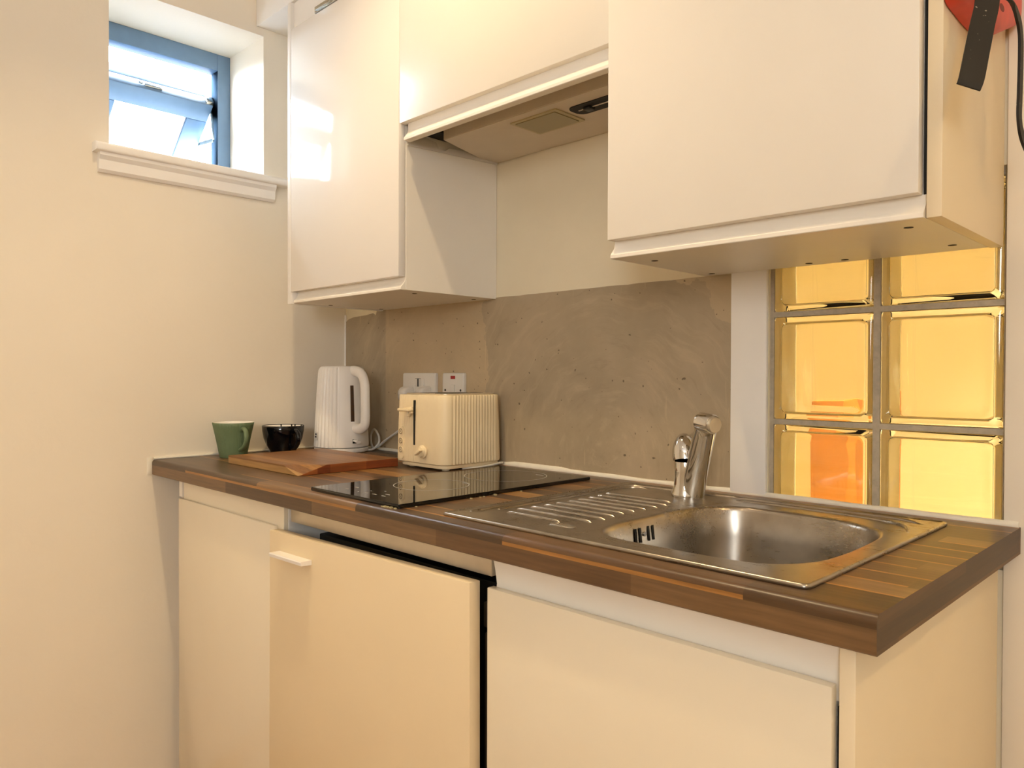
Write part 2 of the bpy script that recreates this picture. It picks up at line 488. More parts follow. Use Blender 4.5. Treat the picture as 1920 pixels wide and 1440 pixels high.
# ------------------------------------------------------------------ window
win = bpy.data.objects.new('window_1', None); COL.objects.link(win)
win.location = (-0.22, -0.49, 1.70); win['kind'] = 'structure'
win['label'] = 'small blue grey top-hung window standing open in the left wall'
b = B()
fx0, fx1 = -0.268, -0.218
b.box(fx0, fx1, wy1 - 0.040, wy1, wz0, wz1, 0.002)
b.box(fx0, fx1, wy0, wy0 + 0.040, wz0, wz1, 0.002)
b.box(fx0, fx1, wy0 + 0.040, wy1 - 0.040, wz1 - 0.052, wz1, 0.002)
b.box(fx0, fx1, wy0 + 0.040, wy1 - 0.040, wz0, wz0 + 0.035, 0.002)
obj('window_frame', b, 'frame', win, 40)
# sash: local (s along the sash downward-outward, y, t through its thickness)
d = Vector((-0.76, 0, -0.65)).normalized(); nrm = Vector((-d.z, 0, d.x)).normalized()
nrm = Vector((-0.65, 0, 0.76)).normalized()
P0 = Vector((-0.236, 0, 1.962))
SM = Matrix(((d.x, 0, nrm.x, P0.x), (0, 1, 0, 0), (d.z, 0, nrm.z, P0.z), (0, 0, 0, 1)))
sy1, sy0, SL = -0.328, -0.660, 0.37
b = B()
b.box(0, 0.062, sy0, sy1, 0, 0.045, 0.003, mat=SM)
b.box(0, 0.028, sy0, sy1, 0.044, 0.098, 0.003, mat=SM)
b.box(SL - 0.062, SL, sy0, sy1, 0, 0.045, 0.003, mat=SM)
b.box(0.062, SL - 0.062, sy1 - 0.062, sy1, 0, 0.045, 0.003, mat=SM)
b.box(0.062, SL - 0.062, sy0, sy0 + 0.062, 0, 0.045, 0.003, mat=SM)
sash = obj('sash', b, 'frame', win, 40)
obj('pane', B().box(0.060, SL - 0.060, sy0 + 0.060, sy1 - 0.060, 0.018, 0.024, mat=SM), 'pane', sash)
b = B()
b.box(0.062, SL - 0.062, sy1 - 0.072, sy1 - 0.064, 0.004, 0.016, 0.002, mat=SM)
obj('glazing_bead', b, 'white_trim', sash)
b = B()
b.box(-0.006, 0.0, -0.53, -0.48, 0.012, 0.030, 0.002, mat=SM)
b.disc((0, 0, 0), 0.006, 'X', 0.006, 16)
for v in list(b.bm.verts)[-32:]: v.co = SM @ (v.co + Vector((-0.006, -0.540, 0.021)))
obj('window_catch', b, 'zinc', sash, 40)
obj('hinge_block', B().box(-0.010, 0.012, sy1 - 0.022, sy1 + 0.002, 0.004, 0.036, 0.003, mat=SM), 'zinc', sash, 40)
A = SM @ Vector((0.02, sy1 + 0.003, 0.02)); C_ = Vector((-0.245, -0.324, 1.86)); E_ = SM @ Vector((0.16, sy1 + 0.003, 0.02))
b = B()
b.tube([A + Vector((0, 0, 0)), (A + C_) / 2, C_], [(0.007, 0.002)] * 3, 8, up=(0.6, 0, 0.8))
b.tube([C_, (C_ + E_) / 2, E_], [(0.007, 0.002)] * 3, 8, up=(0.6, 0, 0.8))
obj('stay_arm', b, 'zinc', win, 40)
# sticker with the end of a red word on the pane
st = obj('sticker', B().box(0.215, 0.262, -0.585, -0.535, 0.0165, 0.0172, mat=SM), 'sticker', sash)
b = B()
for y0, y1, s0, s1 in ((-0.577, -0.574, 0.232, 0.247), (-0.568, -0.565, 0.232, 0.247), (-0.573, -0.560, 0.230, 0.233)):
    b.box(s0, s1, y0, y1, 0.0160, 0.0166, mat=SM)
obj('lettering', b, 'red_ink', st)
# timber sill board and apron
b = B()
b.box(-0.218, 0.0, wy0 + 0.002, wy1 - 0.002, 1.690, 1.709)
b.box(0.0, 0.030, -0.742, -0.212, 1.686, 1.709, 0.007, 3, edges=lambda c: c.x > 0.02)
sill = obj('window_sill', b, 'white_trim', win, 40)
b = B()
b.prism([(0.0005, 1.686), (0.022, 1.686), (0.021, 1.678), (0.014, 1.668), (0.012, 1.644), (0.006, 1.637), (0.0005, 1.637)], 'Y', -0.730, -0.252)
# profile is in (x, z)
obj('sill_apron', b, 'white_trim', win, 25)

# ------------------------------------------------------------------ glass blocks
lab = {(0, 2): 'glass block of upper left, cut off by wall cupboard, beside white column',
       (1, 2): 'glass block of upper right, tucked under right wall cupboard corner',
       (0, 1): 'middle left glass block with orange blur showing through it',
       (1, 1): 'middle right glass block, clear plain pale yellow, against right wall',
       (0, 0): 'lower left glass block with orange streak, right behind sink and beside column',
       (1, 0): 'lower right glass block rising behind back right corner of sink'}
zc = [(0.846, 1.0365), (1.0465, 1.2365), (1.2465, 1.4365)]
xc = [(1.4415, 1.6195), (1.6315, 1.8115)]
for i in range(2):
    for j in range(3):
        x0, x1 = xc[i]; z0, z1 = zc[j]
        b = B()
        def ring(ins, y, r): return [(px, y, pz) for px, pz in rrect(x0 + ins, x1 - ins, z0 + ins, z1 - ins, r, 5)]
        # front: flat rim, groove, slightly pillowed inner face
        prof = [(0.000, 0.085, 0.004), (0.000, 0.010, 0.004), (0.0012, 0.0065, 0.005), (0.004, 0.0045, 0.006), (0.0105, 0.0040, 0.009),
                (0.0130, 0.0062, 0.010), (0.0150, 0.0068, 0.011), (0.0175, 0.0058, 0.012), (0.030, 0.0052, 0.012), (0.055, 0.0050, 0.012)]
        back = [(0.0012, 0.0885, 0.005), (0.008, 0.090, 0.006)]
        b.loft([ring(*p) for p in reversed(back)] + [ring(*p) for p in prof])
        # the hollow: reversed inner skin
        tb = bmesh.new()
        inn = [(0.0120, 0.0140, 0.010), (0.0110, 0.0150, 0.010), (0.0105, 0.040, 0.010), (0.0110, 0.0790, 0.010), (0.0120, 0.0800, 0.010)]
        R_ = [[tb.verts.new(q) for q in ring(*p)] for p in inn]
        n = len(R_[0])
        for a_, c_ in zip(R_, R_[1:]):
            for q in range(n): tb.faces.new((a_[q], a_[(q + 1) % n], c_[(q + 1) % n], c_[q]))
        tb.faces.new(list(reversed(R_[0]))); tb.faces.new(R_[-1])
        bmesh.ops.recalc_face_normals(tb, faces=tb.faces)
        for f in tb.faces: f.normal_flip()
        b.merge(tb)
        hx_, hz_ = (x1 - x0) / 2, z1 - z0          # block sides, coloured amber as if lit, where the mortar grips them
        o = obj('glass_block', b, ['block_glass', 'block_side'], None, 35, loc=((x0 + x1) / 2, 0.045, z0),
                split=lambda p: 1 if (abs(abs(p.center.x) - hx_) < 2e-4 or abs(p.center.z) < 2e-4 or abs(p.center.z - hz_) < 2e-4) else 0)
        tag(o, lab[(i, j)], 'glass block', 'glass blocks in the back wall')
b = B()
b.box(1.434, 1.4412, 0.006, 0.088, gz0, gz1); b.box(1.6198, 1.6312, 0.006, 0.088, gz0, gz1); b.box(1.8118, 1.815, 0.006, 0.088, gz0, gz1)
for z0, z1 in ((1.0368, 1.0462), (1.2368, 1.2462), (gz0, 0.8457), (1.4368, gz1)):
    b.box(1.4412, 1.6198, 0.006, 0.088, z0, z1); b.box(1.6312, 1.8118, 0.006, 0.088, z0, z1)
struct('trim_7', b, 'grout')
# blurred brown post standing in the room behind
o = obj('wooden_post', B().box(1.33, 1.40, 0.44, 0.52, 0.7005, 1.09, 0.004), 'orange_post', None, 40, loc=(1.365, 0.48, 0.70))
tag(o, 'orange brown post seen blurred through left glass blocks', 'post')

# ================================================================== WORKTOP
ZT, ZB = 0.900, 0.860
wt = thing('worktop', 'dark walnut stave worktop with hob and sink let into it', 'worktop', (0.92, -0.3, ZB))
b = B()
# front strip, extruded profile with rounded nose
prof = [(-0.552, ZB), (-0.5985, ZB), (-0.600, ZB + 0.0015)]
for k in range(7):
    a = PI + -PI / 2 * k / 6
    prof.append((-0.591 + 0.009 * math.cos(a), ZT - 0.009 + 0.009 * math.sin(a)))
prof += [(-0.552, ZT)]
XR = 1.838
b.prism(prof, 'X', 0.0042, XR)
b.box(0.0042, 1.172, -0.552, -0.001, ZB, ZT)
b.box(1.738, XR, -0.552, -0.001, ZB, ZT)
b.box(1.172, 1.738, -0.082, -0.001, ZB, ZT)
obj('countertop', b, ['worktop', 'worktop_edge'], wt, 30, split=lambda p: 1 if p.normal.x > 0.9 and p.center.x > 1.8 else 0)

# ================================================================== WALL CUPBOARDS
def pull_strip(b, x0, x1, yf, zt, zb, bk=0.0133):
    """recessed grip under a door: hollow above, rounded lip below"""
    pr = [(yf + bk, zb), (yf + 0.001, zb), (yf, zb + 0.001), (yf, zb + 0.006), (yf + 0.004, zb + 0.011), (yf + 0.010, zb + 0.018), (yf + 0.0125, zb + 0.027), (yf + 0.0125, zt + 0.01), (yf + bk, zt + 0.01)]
    b.prism(pr, 'X', x0, x1)

def holes(name, pts, z, parent, r=0.006):
    for x, y in pts:
        obj(name, B().disc((x, y, z), r, 'Z', 0.0006, 20), 'dark', parent)

# left
L = thing('wall_cupboard', 'left glossy white wall cupboard in the corner, mirroring the window', 'cupboard', (0.445, -0.15, 1.322))
b = B(); b.box(0.2085, 0.697, -0.2895, -0.001, 1.322, 2.06, 0.0006)
obj('carcass', b, 'carcass', L)
b = B(); b.box(0.192, 0.208, -0.310, -0.001, 1.320, 2.1395, 0.0008)
obj('side_panel', b, 'white_trim', L, 40)
b = B(); b.box(0.2095, 0.696, -0.310, -0.291, 1.3525, 2.064, 0.0012)
obj('door', b, 'gloss', L, 40)
b = B(); pull_strip(b, 0.2130, 0.6965, -0.303, 1.3515, 1.322)
obj('grip_strip', b, 'carcass', L, 30)
obj('top_filler', B().box(0.2095, 0.697, -0.300, -0.02, 2.0655, 2.1395, 0.001), 'white_trim', L)
b = B(); b.box(0.335, 0.50, -0.312, -0.302, 2.0652, 2.078, 0.001); b.box(0.345, 0.42, -0.318, -0.310, 2.068, 2.076, 0.001); b.disc((0.36, -0.3125, 2.072), 0.004, 'Y', 0.004)
obj('hinge_plate', b, 'zinc', L, 40)
holes('fixing_hole', [(0.233, -0.20), (0.235, -0.03), (0.647, -0.226), (0.648, -0.035)], 1.3219, L)

# middle, over the hood
Mc = thing('wall_cupboard', 'short middle white wall cupboard above extractor hood', 'cupboard', (1.0, -0.15, 1.657))
b = B()
b.box(0.6985, 1.302, -0.2895, -0.001, 1.745, 2.06, 0.0006)
obj('carcass', b, 'carcass', Mc)
obj('door', B().box(0.6990, 1.3015, -0.310, -0.291, 1.697, 2.064, 0.0012), 'upper_satin', Mc, 40)
b = B(); pull_strip(b, 0.712, 1.3015, -0.308, 1.695, 1.656, 0.0182)
obj('grip_strip', b, 'carcass', Mc, 30)
for x in (0.738, 1.262): obj('fixing_hole', B().disc((x, -0.2935, 1.690), 0.003, 'Y', 0.0008, 14), 'dark', Mc)

# right
R_c = thing('wall_cupboard', 'large right white wall cupboard above sink and glass blocks', 'cupboard', (1.55, -0.15, 1.325))
obj('carcass', B().box(1.305, 1.7935, -0.306, -0.012, 1.325, 2.06, 0.0006), 'carcass', R_c)
obj('side_panel', B().box(1.7945, 1.812, -0.315, -0.005, 1.3245, 2.12, 0.0008), 'end_panel', R_c, 40)
obj('door', B().box(1.3045, 1.7885, -0.327, -0.3075, 1.3555, 2.064, 0.0012), 'upper_satin', R_c, 40)
b = B(); pull_strip(b, 1.3055, 1.7925, -0.3195, 1.354, 1.325)
obj('grip_strip', b, 'carcass', R_c, 30)
obj('door_gap', B().box(1.7888, 1.7940, -0.3073, -0.300, 1.356, 2.06), 'dark', R_c)
holes('fixing_hole', [(1.348, -0.25), (1.334, -0.036), (1.526, -0.038), (1.588, -0.038), (1.758, -0.263), (1.760, -0.072)], 1.3249, R_c)

# ------------------------------------------------------------------ extractor hood
H = thing('extractor_hood', 'greige extractor hood with lamp lens under middle wall cupboard', 'hood', (1.0, -0.1, 1.668))
b = B()
b.prism([(0.748, -0.222), (1.296, -0.222), (1.296, -0.002), (0.699, -0.002), (0.699, -0.062)], 'Z', 1.668, 1.740, bev=0.0015)
obj('hood_body', b, 'hood', H, 40)
b = B(); b.prism(rrect(0.940, 1.072, -0.198, -0.102, 0.004), 'Z', 1.6655, 1.6683)
lf = obj('lens_frame', b, 'lens', H, 30)
obj('lamp_lens', B().prism(rrect(0.948, 1.062, -0.190, -0.110, 0.003), 'Z', 1.6640, 1.6658), 'lamp_lens', lf, 30)
b = B(); b.prism(rrect(1.085, 1.26, -0.182, -0.132, 0.018), 'Z', 1.6660, 1.6685)
cs = obj('control_recess', b, 'dark', H, 30)
obj('slider_knob', B().box(1.118, 1.136, -0.168, -0.150, 1.660, 1.667, 0.002), 'black_plastic', cs, 40)
obj('slider_track', B().box(1.10, 1.25, -0.160, -0.157, 1.6648, 1.6662), 'hood', cs)
# side bracket rail with its notch, left of the hood
b = B()
b.prism([(-0.288, 1.652), (-0.004, 1.664), (-0.004, 1.670), (-0.07, 1.6735), (-0.10, 1.676), (-0.165, 1.671), (-0.178, 1.662), (-0.195, 1.661), (-0.205, 1.676), (-0.262, 1.682), (-0.288, 1.672)], 'X', 0.6985, 0.7025)
obj('side_bracket', b, 'plastic_white', H)
obj('side_gap_shade', B().prism([(0.7030, -0.288), (0.747, -0.288), (0.747, -0.2235), (0.7030, -0.085)], 'Z', 1.6835, 1.744), 'dark', H)  # dark block drawn for the shade between bracket and hood

# ================================================================== BASE CUPBOARDS
BL = thing('base_cupboard', 'narrow white base cupboard in left corner below mugs', 'cupboard', (0.4, -0.28, 0))
b = B(); b.box(0.128, 0.665, -0.566, -0.02, 0.10, 0.8595, 0.0006); b.box(0.14, 0.655, -0.51, -0.05, 0.0, 0.10)
b.box(0.128, 0.146, -0.578, -0.566, 0.8145, 0.8595)
obj('carcass', b, 'carcass', BL)
obj('grip_strip', B().box(0.152, 0.663, -0.576, -0.5665, 0.795, 0.857, 0.001), 'base_gloss', BL)
obj('door', B().box(0.142, 0.640, -0.5855, -0.5767, 0.12, 0.8120, 0.0015), 'base_gloss', BL, 40)
BR = thing('base_cupboard', 'wide white base cupboard under sink at right end', 'cupboard', (1.55, -0.28, 0))
b = B(); b.box(1.283, 1.7955, -0.560, -0.02, 0.10, 0.690, 0.0006); b.box(1.30, 1.78, -0.51, -0.05, 0.0, 0.10)
b.box(1.283, 1.7955, -0.560, -0.553, 0.690, 0.8595)
obj('carcass', b, 'carcass', BR)
obj('grip_strip', B().prism([(-0.5605, 0.795), (-0.570, 0.795), (-0.566, 0.815), (-0.570, 0.838), (-0.575, 0.8585), (-0.5605, 0.8585)], 'X', 1.2855, 1.7955), 'carcass', BR, 30)
obj('door', B().box(1.285, 1.7905, -0.586, -0.5722, 0.12, 0.8135, 0.0015), 'base_gloss', BR, 40)
obj('end_panel', B().box(1.7962, 1.8125, -0.582, -0.02, 0.0, 0.8595, 0.001), 'end_panel', BR, 40)
obj('door_gap', B().box(1.791, 1.7958, -0.5715, -0.5613, 0.10, 0.79), 'dark', BR)

# ------------------------------------------------------------------ fridge under the hob, door ajar and hanging askew
F = thing('undercounter_fridge', 'undercounter fridge between base cupboards with crooked door ajar', 'fridge', (0.97, -0.28, 0))
obj('fridge_body', B().box(0.674, 1.276, -0.500, -0.04, 0.02, 0.790, 0.003), 'black_plastic', F, 40)  # shade of the opening put into the body colour, hence black
obj('hinge_rail', B().box(1.236, 1.274, -0.545, -0.5005, 0.05, 0.725, 0.002).box(1.238, 1.272, -0.550, -0.5005, 0.735, 0.775, 0.003), 'toaster_dark', F, 40)
TD = Matrix.Translation((0.652, -0.602, 0.8085)) @ Matrix.Rotation(math.radians(-1.0), 4, 'Y') @ Matrix.Rotation(math.radians(-0.7), 4, 'X')
b = B(); b.box(0, 0.612, 0, 0.022, -0.70, 0, 0.002, 2, mat=TD)
fd = obj('door', b, 'fridge_door', F, 40)
b = B()
b.prism([(0.0, -0.020), (0.0, -0.046), (-0.004, -0.046), (-0.019, -0.0435), (-0.021, -0.0415), (-0.021, -0.0385), (-0.004, -0.038), (-0.003, -0.020)], 'X', 0.043, 0.166, mat=TD)
b2 = B(); b2.prism([(-0.0005, -0.0365), (-0.0225, -0.0365), (-0.0235, -0.0385), (-0.0225, -0.0445), (-0.0005, -0.0455)], 'X', 0.043, 0.166, mat=TD)
obj('handle', b2, 'white_trim', fd, 30); b.bm.free()
o = obj('fascia_strip', B().box(0.672, 1.2735, -0.566, -0.545, 0.8225, 0.8590, 0.003), 'fascia', None, 40, loc=(0.97, -0.555, 0.8225))
tag(o, 'satin metal strip under worktop edge above fridge door', 'fascia')

# ================================================================== HOB
Hb = thing('hob', 'black glass two-ring hob set in worktop beside sink', 'hob', (0.917, -0.32, ZT))
b = B(); b.prism([(p[0], p[1]) for p in rrect(0.774, 1.061, -0.580, -0.066, 0.004, 3)], 'Z', ZT + 0.0002, ZT + 0.0075, bev=0.0012)
hg = obj('glass_plate', b, 'glass_black', Hb, 40)
for cx, cy, r in ((0.918, -0.393, 0.075), (0.923, -0.190, 0.090)):
    b = B(); n = 64
    pts = []
    def rg_(rad): return [(cx + rad * math.cos(2 * PI * k / n), cy + rad * math.sin(2 * PI * k / n), ZT + 0.0078) for k in range(n)]
    b.loft([rg_(r - 0.0009), rg_(r + 0.0009)], True, False, False)
    obj('ring_marking', b, 'print', hg)
for x, y, w in ((0.850, -0.545, 0.010), (0.846, -0.520, 0.012), (0.893, -0.548, 0.003), (0.915, -0.545, 0.012), (0.940, -0.545, 0.013), (0.968, -0.545, 0.011), (0.960, -0.530, 0.011), (0.925, -0.510, 0.004), (0.900, -0.525, 0.003), (0.951, -0.330, 0.022), (0.968, -0.128, 0.024)):
    obj('control_marking', B().box(x - w / 2, x + w / 2, y - 0.0012, y + 0.0012, ZT + 0.0075, ZT + 0.0079), 'print', hg)
# crumbs of worktop chipped along the cut-out
b = B()
for k in range(16):
    x = 1.02 + 0.045 * random.random() if k < 10 else 1.065 + 0.004 * random.random()
    y = -0.5835 - 0.004 * random.random() if k < 10 else -0.57 + 0.4 * random.random()
    s_ = 0.0008 + 0.0012 * random.random()
    b.box(x - s_ * 1.6, x + s_ * 1.6, y - s_, y + s_, ZT, ZT + s_ * 1.3, mat=None)
o = obj('crumbs', b, 'lens', None); o['kind'] = 'stuff'
tag(o, 'pale crumbs lying on worktop along the edge of hob', 'crumbs')

# ================================================================== SINK
S = thing('sink', 'stainless steel inset sink with drainer grooves on the worktop', 'sink', (1.455, -0.31, ZT))
bowl = [(1.424, -0.498), (1.404, -0.44), (1.402, -0.36), (1.403, -0.27), (1.418, -0.205), (1.457, -0.163), (1.523, -0.152), (1.597, -0.156),
        (1.654, -0.168), (1.699, -0.196), (1.721, -0.235), (1.728, -0.30), (1.728, -0.397), (1.717, -0.458), (1.684, -0.503), (1.635, -0.518), (1.553, -0.521), (1.471, -0.519)]
out = [Vector((p.x, p.y)) for p in spline_closed([(x, y, 0) for x, y in bowl], 6)]
n = len(out)
cen = Vector((1.565, -0.335))
X0, X1, Y0, Y1 = 1.154, 1.757, -0.565, -0.064
def edge_pt(p, ins):
    """matching point on the sink's rectangle, straight out from the bowl centre"""
    dd = p - cen
    x0, x1, y0, y1 = X0 + ins, X1 - ins, Y0 + ins, Y1 - ins
    tt = min(((x1 - cen.x) / dd.x) if dd.x > 1e-9 else ((x0 - cen.x) / dd.x) if dd.x < -1e-9 else 1e9,
             ((y1 - cen.y) / dd.y) if dd.y > 1e-9 else ((y0 - cen.y) / dd.y) if dd.y < -1e-9 else 1e9)
    return cen + dd * tt
def inset(k): return [p + (cen - p).normalized() * k for p in out]
zp = ZT + 0.0045
# plate = rectangle with a bowl-shaped hole (triangulated), rolled rim, bowl wall
tb = bmesh.new()
oc = rrect(X0 + 0.006, X1 - 0.006, Y0 + 0.006, Y1 - 0.006, 0.006, 4)
vo = [tb.verts.new((x, y, zp)) for x, y in oc]
vi = [tb.verts.new((p.x, p.y, zp)) for p in out]
es = [tb.edges.new((vo[i], vo[(i + 1) % len(vo)])) for i in range(len(vo))] + [tb.edges.new((vi[i], vi[(i + 1) % n])) for i in range(n)]
bmesh.ops.triangle_fill(tb, use_beauty=True, use_dissolve=False, edges=es)
for f in list(tb.faces):
    c = f.calc_center_median()
    # drop faces that fell inside the bowl outline
    ins_ = False; q = Vector((c.x, c.y)); j = n - 1
    for i in range(n):
        a_, c2 = out[i], out[j]
        if (a_.y > q.y) != (c2.y > q.y) and q.x < (c2.x - a_.x) * (q.y - a_.y) / (c2.y - a_.y) + a_.x: ins_ = not ins_
        j = i
    if ins_: tb.faces.remove(f)
for f in tb.faces:
    if f.normal.z < 0: f.normal_flip()
b = B(); b.merge(tb)
def orr(ins, z, r): return [(x, y, z) for x, y in rrect(X0 + ins, X1 - ins, Y0 + ins, Y1 - ins, r, 4)]
b.loft([orr(0.006, zp, 0.006), orr(0.0050, zp + 0.0009, 0.006), orr(0.0035, zp + 0.0014, 0.007), orr(0.0020, zp + 0.0010, 0.007), orr(0.0009, zp + 0.0002, 0.008), orr(0.0002, zp - 0.0012, 0.0085), orr(0.0, zp - 0.0026, 0.009), orr(0.0006, ZT + 0.0003, 0.009)], True, False, False)
def rr_(k, z): return [(p.x, p.y, z) for p in inset(k)]
b.loft([rr_(0, zp), rr_(0.003, zp - 0.0006), rr_(0.006, zp - 0.003), rr_(0.008, zp - 0.008), rr_(0.013, zp - 0.05), rr_(0.020, zp - 0.115), rr_(0.030, zp - 0.143), rr_(0.045, zp - 0.155), rr_(0.07, zp - 0.160)], True, False, True)
bmesh.ops.remove_doubles(b.bm, verts=b.bm.verts, dist=2e-5)
for f in b.bm.faces: pass
basin = obj('basin', b, 'steel', S, 35)
# drainer ribs, pressed up
ribs = [(1.234, 1.338, -0.488), (1.224, 1.372, -0.455), (1.226, 1.374, -0.424), (1.229, 1.370, -0.394), (1.230, 1.366, -0.364), (1.231, 1.366, -0.335), (1.231, 1.368, -0.306), (1.231, 1.371, -0.277), (1.228, 1.372, -0.248), (1.224, 1.358, -0.217)]
b = B()
for x0, x1, y in ribs:
    pts = [(x0 - 0.006, y, zp - 0.004), (x0, y, zp - 0.0003), (x0 + 0.01, y, zp + 0.0005), (x1 - 0.012, y, zp + 0.0005), (x1, y, zp - 0.0003), (x1 + 0.006, y, zp - 0.004)]
    b.tube(pts, 0.0036, 10)
obj('drainer_ribs', b, 'steel', S, 60)
b = B()
b.tube(spline([(1.181, -0.522, zp - 0.003), (1.181, -0.50, zp), (1.181, -0.30, zp), (1.180, -0.150, zp), (1.190, -0.108, zp), (1.225, -0.094, zp), (1.31, -0.092, zp), (1.45, -0.088, zp), (1.62, -0.088, zp), (1.70, -0.095, zp), (1.735, -0.112, zp - 0.003)], 6), 0.0034, 10)
b.tube(spline([(1.200, -0.478, zp - 0.003), (1.199, -0.46, zp), (1.198, -0.30, zp), (1.196, -0.160, zp), (1.204, -0.122, zp), (1.225, -0.112, zp), (1.245, -0.111, zp - 0.003)], 6), 0.0034, 10)
b.tube(spline([(1.43, -0.112, zp - 0.003), (1.47, -0.112, zp), (1.60, -0.114, zp), (1.68, -0.126, zp), (1.722, -0.152, zp), (1.738, -0.19, zp - 0.003)], 6), 0.0036, 10)
obj('raised_border', b, 'steel', S, 60)
b = B(); b.lathe([(0.020, zp - 0.0005), (0.0215, zp + 0.0012), (0.020, zp + 0.0018), (0.0, zp + 0.002)], 0, 0, 28, False, False)
for v in b.bm.verts: v.co = Vector((1.362 + v.co.x * 1.25, -0.507 + v.co.y * 0.42, v.co.z))
obj('stamped_oval', b, 'chrome', S, 50)
# overflow slots on the left bowl wall and the waste
for k, y in enumerate((-0.392, -0.380, -0.358, -0.346)):
    obj('overflow_slot', B().tube([(1.4142, y, 0.868), (1.4115, y, 0.8905)], [(0.0010, 0.0027)] * 2, 10, up=(1, 0, 0)), 'dark', S, 40)
obj('overflow_screw', B().disc((1.4135, -0.369, 0.880), 0.0035, 'X', 0.002, 16), 'chrome', S)
obj('waste', B().lathe([(0.040, zp - 0.1595), (0.038, zp - 0.157), (0.02, zp - 0.158), (0.0, zp - 0.158)], 1.57, -0.33, 32, False, False), 'chrome', S, 40)

# ------------------------------------------------------------------ mixer tap
T = thing('mixer_tap', 'chrome single-lever mixer tap standing at back of sink', 'tap', (1.342, -0.130, zp))
tx, ty = 1.342, -0.130
b = B()
b.lathe([(0.0245, zp + 0.0002), (0.0255, zp + 0.002), (0.0250, zp + 0.005), (0.0225, zp + 0.010), (0.0205, zp + 0.022), (0.0195, zp + 0.045), (0.0195, zp + 0.062), (0.0190, zp + 0.064)], tx - 0.004, ty - 0.004, 40)
obj('tap_body', b, 'chrome', T, 50)
CM = Matrix.Translation((tx - 0.004, ty - 0.004, zp + 0.0652)) @ Matrix.Rotation(math.radians(14), 4, Vector((-0.7, -0.7, 0)))
b = B()
b.lathe([(0.0190, 0.0), (0.0222, 0.0012), (0.0230, 0.010), (0.0222, 0.022), (0.0190, 0.034), (0.0135, 0.044), (0.0070, 0.050), (0.0, 0.052)], 0, 0, 40, True, False, mat=CM)
lv = obj('lever_cap', b, 'chrome', T, 60)
b = B()
b.tube(spline([(tx - 0.006, ty + 0.002, zp + 0.100), (tx + 0.000, ty + 0.022, zp + 0.112), (tx + 0.006, ty + 0.042, zp + 0.120)], 5), [(0.0045, 0.011)] * 11, 12)
obj('lever', b, 'chrome', lv, 60)
b = B()
sp = spline([(tx + 0.010, ty - 0.001, zp + 0.003), (tx + 0.022, ty - 0.008, zp + 0.045), (tx + 0.037, ty - 0.018, zp + 0.088), (tx + 0.051, ty - 0.029, zp + 0.120), (tx + 0.060, ty - 0.037, zp + 0.134), (tx + 0.068, ty - 0.045, zp + 0.139)], 6)
m = len(sp)
b.tube(sp, [(0.0175 - 0.002 * i / m, 0.0215 - 0.003 * i / m) for i in range(m)], 24, up=(0.7, -0.7, 0))
obj('spout', b, 'chrome', T, 60)
e = sp[-1]
b = B()
ax = Vector((0.90, -0.30, -0.10)).normalized()
b.tube([e - ax * 0.022, e - ax * 0.019, e + ax * 0.010, e + ax * 0.0125], [0.0150, 0.0176, 0.0176, 0.0160], 28)
sn = obj('spout_nozzle', b, 'chrome', T, 40)
b = B(); b.tube([e + ax * 0.0125, e + ax * 0.018], [0.0138, 0.0132], 24)
obj('aerator', b, 'fascia', sn, 40)

# ================================================================== TOASTER
TX0, TX1, TY0, TY1 = 0.561, 0.747, -0.216, -0.020
To = thing('toaster', 'cream ribbed two-slice toaster on worktop against grey wall', 'toaster', (0.659, -0.118, ZT))
def toaster_ring(z, ins, rib=0.0):
    pts = []
    r = 0.028
    x0, x1, y0, y1 = TX0 + ins, TX1 - ins, TY0 + ins, TY1 - ins
    segs = []
    def line(a, b_, nrm_):
        Ln = (Vector(b_) - Vector(a)).length; k = 120
        for i in range(k):
            q = Vector(a).lerp(Vector(b_), i / k); s_ = Ln * i / k
            pts.append((q, Vector(nrm_), s_))
    q_ = 0.010                      # tighter corners on the far side
    def arc(cx, cy, a0, r=r):
        for i in range(10):
            a = a0 + PI / 2 * i / 10
            pts.append((Vector((cx + r * math.cos(a), cy + r * math.sin(a))), Vector((math.cos(a), math.sin(a))), None))
    line((x0 + q_, y0), (x1 - r, y0), (0, -1)); arc(x1 - r, y0 + r, -PI / 2)
    line((x1, y0 + r), (x1, y1 - r), (1, 0)); arc(x1 - r, y1 - r, 0)
    line((x1 - r, y1), (x0 + q_, y1), (0, 1)); arc(x0 + q_, y1 - q_, PI / 2, q_)
    line((x0, y1 - q_), (x0, y0 + q_), (-1, 0)); arc(x0 + q_, y0 + q_, PI, q_)
    res = []
    for q, nn, s_ in pts:
        h = 0.0
        if s_ is not None:
            amp = rib * (0.22 if nn.y < -0.5 else 1.0)
            h = amp * (abs(math.sin(PI * s_ / 0.0094)) - 0.6)
        q2 = q + nn * h
        res.append((q2.x, q2.y, z))
    return res
b = B()
b.loft([toaster_ring(0.9135, 0.004, 0.0), toaster_ring(0.9155, 0.0008, 0.0022), toaster_ring(0.92, 0.0, 0.0023), toaster_ring(0.99, 0.001, 0.0023), toaster_ring(1.06, 0.0028, 0.0023), toaster_ring(1.0765, 0.0034, 0.0020), toaster_ring(1.0790, 0.005, 0.0004), toaster_ring(1.0795, 0.009, 0.0)])
tbod = obj('toaster_body', b, 'toaster', To, 40)
b = B()
b.prism(rrect(TX0 + 0.004, TX1 - 0.004, TY0 + 0.004, TY1 - 0.004, 0.026), 'Z', 0.9055, 0.9132, bev=0.0015)
obj('plinth', b, 'toaster', To, 40)
